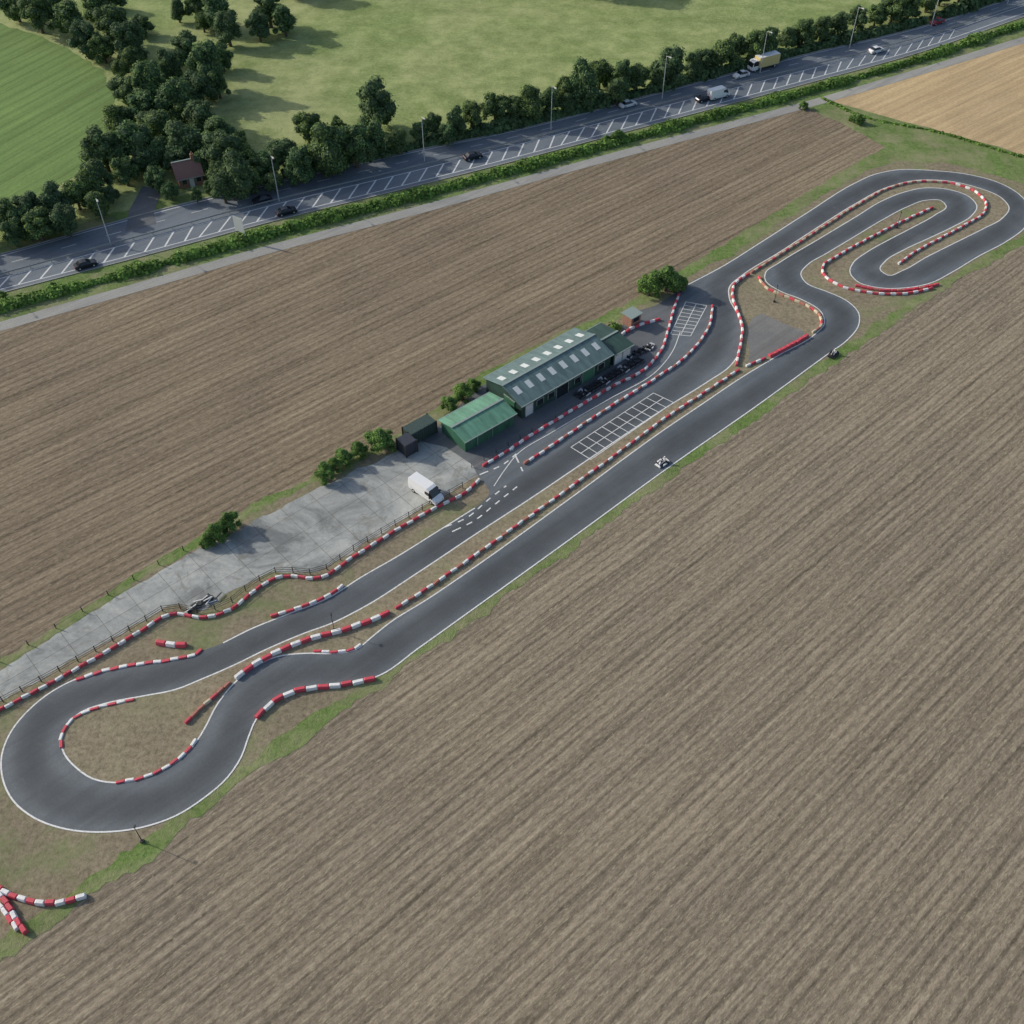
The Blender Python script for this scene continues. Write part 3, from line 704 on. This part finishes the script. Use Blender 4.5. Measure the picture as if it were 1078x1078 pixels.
def kart_mesh(col,driver=False):
    b=MB()
    for s in (-1,1):
        b.cyl((-.75,s*.32,.14),(.75,s*.22,.14),.03,.03,1,6)
        b.box((0,s*.55,.2),(.8,.22,.2),0,0,.8)
        b.cyl((-.6,s*.46,.15),(-.6,s*.68,.15),.15,.15,2,12); b.cyl((.6,s*.46,.13),(.6,s*.62,.13),.13,.13,2,12)
    b.cyl((-.6,-.6,.15),(-.6,.6,.15),.025,.025,1,6); b.cyl((.6,-.5,.13),(.6,.5,.13),.02,.02,1,6)
    b.box((0,0,.09),(1.2,.5,.03),1)
    b.box((.95,0,.2),(.25,1.05,.22),0,0,.75); b.box((-.9,0,.22),(.16,1.2,.2),0,0,.8)
    b.box((.5,0,.38),(.35,.3,.3),0,0,.6)
    b.box((-.3,0,.2),(.4,.42,.15),2); b.box((-.48,0,.42),(.1,.42,.45),2,0,.85)
    b.cyl((.7,0,.2),(.2,0,.52),.02,.02,1,6); b.cyl((.2,0,.52),(.17,0,.54),.16,.16,2,12)
    b.box((-.35,.4,.3),(.35,.25,.28),1)
    if driver:
        def limb(a,c,r1,r2): b.cyl(a,c,r1,r2,3,8)
        rings=[]
        for x,z,wx,wy in ((-.33,.25,.17,.19),(-.36,.4,.15,.17),(-.4,.6,.15,.21),(-.42,.72,.11,.2),(-.42,.78,.06,.07),(-.41,.84,.06,.06)):
            rings.append([(x+wx*math.cos(t*math.pi/4),wy*math.sin(t*math.pi/4),z) for t in range(8)])
        b.loft(rings,lambda i,j:3,3)
        for s in (-1,1):
            limb((-.42,s*.2,.7),(-.15,s*.3,.5),.06,.05); limb((-.15,s*.3,.5),(.15,s*.13,.54),.048,.035)
            limb((-.3,s*.11,.27),(.15,s*.2,.42),.085,.065); limb((.15,s*.2,.42),(.62,s*.14,.18),.06,.04); b.box((.68,s*.14,.2),(.1,.09,.2),2)
        rings=[]
        for k in range(7):
            t=math.pi*(k+.5)/7; z=.96-.15*math.cos(t); r=.145*math.sin(t)
            rings.append([(-.4+r*1.1*math.cos(q*math.pi/5),r*math.sin(q*math.pi/5),z) for q in range(10)])
        b.loft(rings,lambda i,j:5 if i in (3,) and j in (0,1,8,9) else 4,4)
    return b.mesh('kart_mesh',[col,M['dark'],M['tyre'],M['suit'],M['helmet'],M['vglass']])
kb=kart_mesh(simple('kart_body_dark',(.07,.075,.09),.4)); kr=kart_mesh(simple('kart_body_red',(.4,.03,.03),.4)); kw=kart_mesh(simple('kart_body_white',(.6,.6,.62),.4)); kd=kart_mesh(paints['white'],True)
place('go_kart_with_driver',kd,P(697,488)+Vector((0,0,.045)),TA+math.pi,1.1)
kd2=kart_mesh(paints['black'],True)
place('go_kart_with_driver',kd2,P(877,374)+Vector((0,0,.045)),TA+math.pi+.2,1.1)
ks=[kb,kw,kb,kb]
for i in range(13):
    f=i/12; place('go_kart',ks[i%4],P(610+f*62,417-f*37)+Vector((0,0,.04)),r1+math.pi/2+.15)
for i in range(5):
    f=i/4; place('go_kart',ks[(i+1)%4],P(662+f*22,376-f*10)+Vector((0,0,.04)),r1+.3)
# ------------------------------------------------------------ lamp posts, sign
M['lampst']=simple('lamp_post_grey',(.42,.45,.46),.5,.1)
def lamp_mesh():
    b=MB(); b.cyl((0,0,0),(0,0,1.4),.14,.13,0,10); b.cyl((0,0,1.4),(0,0,10.2),.11,.06,0,10)
    b.cyl((0,0,10.15),(0,-1.2,10.5),.05,.04,0,8); b.box((0,-1.5,10.5),(.34,.8,.14),1,0,.8); b.cyl((0,0,10.15),(0,.1,10.3),.06,.04,0,6)
    return b.mesh('lamp_mesh',[M['lampst'],M['lamp']])
lm=lamp_mesh()
for u,v in [(-60,303),(117,258),(294,212),(447,170),(580,137),(697,104),(800,77),(894,51),(980,28),(1060,5)]:
    place('street_lamp',lm,P(u,v),road_ang(max(-200,u),v))
M['signback']=simple('sign_panel_grey',(.55,.58,.58),.5,.1)
def board(name,p,rot,w,h,z0):
    e=empty(name,p,rot); b=MB()
    for x in (-w*.35,w*.35): b.cyl((x,.08,0),(x,.08,z0+h),.07,.07,0,8)
    for z in (z0+.4,z0+h-.4): b.box((0,.06,z),(w*.9,.06,.1),0)
    o=b.obj('posts',[M['steel']]); o.parent=e
    b=MB(); b.box((0,0,z0+h/2),(w,.06,h),0); o=b.obj('panel',[M['signback']]); o.parent=e
board('road_sign',P(255,254),math.radians(-30),2.4,3.2,2.2)
for u,v in [(150,886),(944,240),(815,318),(352,664)]:
    b=MB(); b.cyl((0,0,0),(0,0,3.6),.06,.04,0,8); b.box((0,.15,3.5),(.18,.4,.16),0); b.box((0,0,.15),(.4,.4,.3),0)
    o=b.obj('marshal_light_post',[M['dark']]); o.location=P(u,v)
e=empty('scrap_pile',P(212,636),r1); b=MB()
for i in range(16):
    b.box((random.uniform(-2.4,2.4),random.uniform(-.7,.7),random.uniform(.1,.5)),(random.uniform(.8,2),.15,.1),random.choice((0,1)),random.uniform(-.5,.5))
for i in range(5): b.cyl((-2+i*.9,0,.1+.1*(i%2)),(-2+i*.9,0,.35+.1*(i%2)),.3,.3,1,12)
o=b.obj('planks_and_tyres',[M['doorw'],M['dark']]); o.parent=e
# ------------------------------------------------------------ light
az=math.atan2(-.90,.36); el=math.radians(26)
w=bpy.data.worlds.new("World"); sc.world=w; w.use_nodes=True
nt=w.node_tree; bg=nt.nodes['Background']; sk=nt.nodes.new('ShaderNodeTexSky'); sk.sky_type='NISHITA'; sk.sun_disc=False
sk.sun_elevation=el; sk.sun_rotation=az; sk.dust_density=2.5; sk.altitude=100
nt.links.new(sk.outputs[0],bg.inputs[0]); bg.inputs[1].default_value=.15
sd=bpy.data.lights.new('sun','SUN'); sd.energy=3.4; sd.angle=math.radians(.7); sd.color=(1,.93,.80)
so=link(bpy.data.objects.new('sun',sd))
S=Vector((math.sin(az)*math.cos(el),math.cos(az)*math.cos(el),math.sin(el)))
so.rotation_euler=S.to_track_quat('Z','Y').to_euler(); so.location=(0,100,200)
cd=bpy.data.cameras.new('camera'); co=link(bpy.data.objects.new('camera',cd))
co.location=(0,0,H); co.rotation_euler=(math.pi/2-PITCH,0,0); cd.sensor_width=36; cd.lens=36*F/1078; cd.clip_end=20000; cd.clip_start=1
sc.camera=co
sc.view_settings.view_transform='Standard'; sc.view_settings.look='None'; sc.view_settings.exposure=0
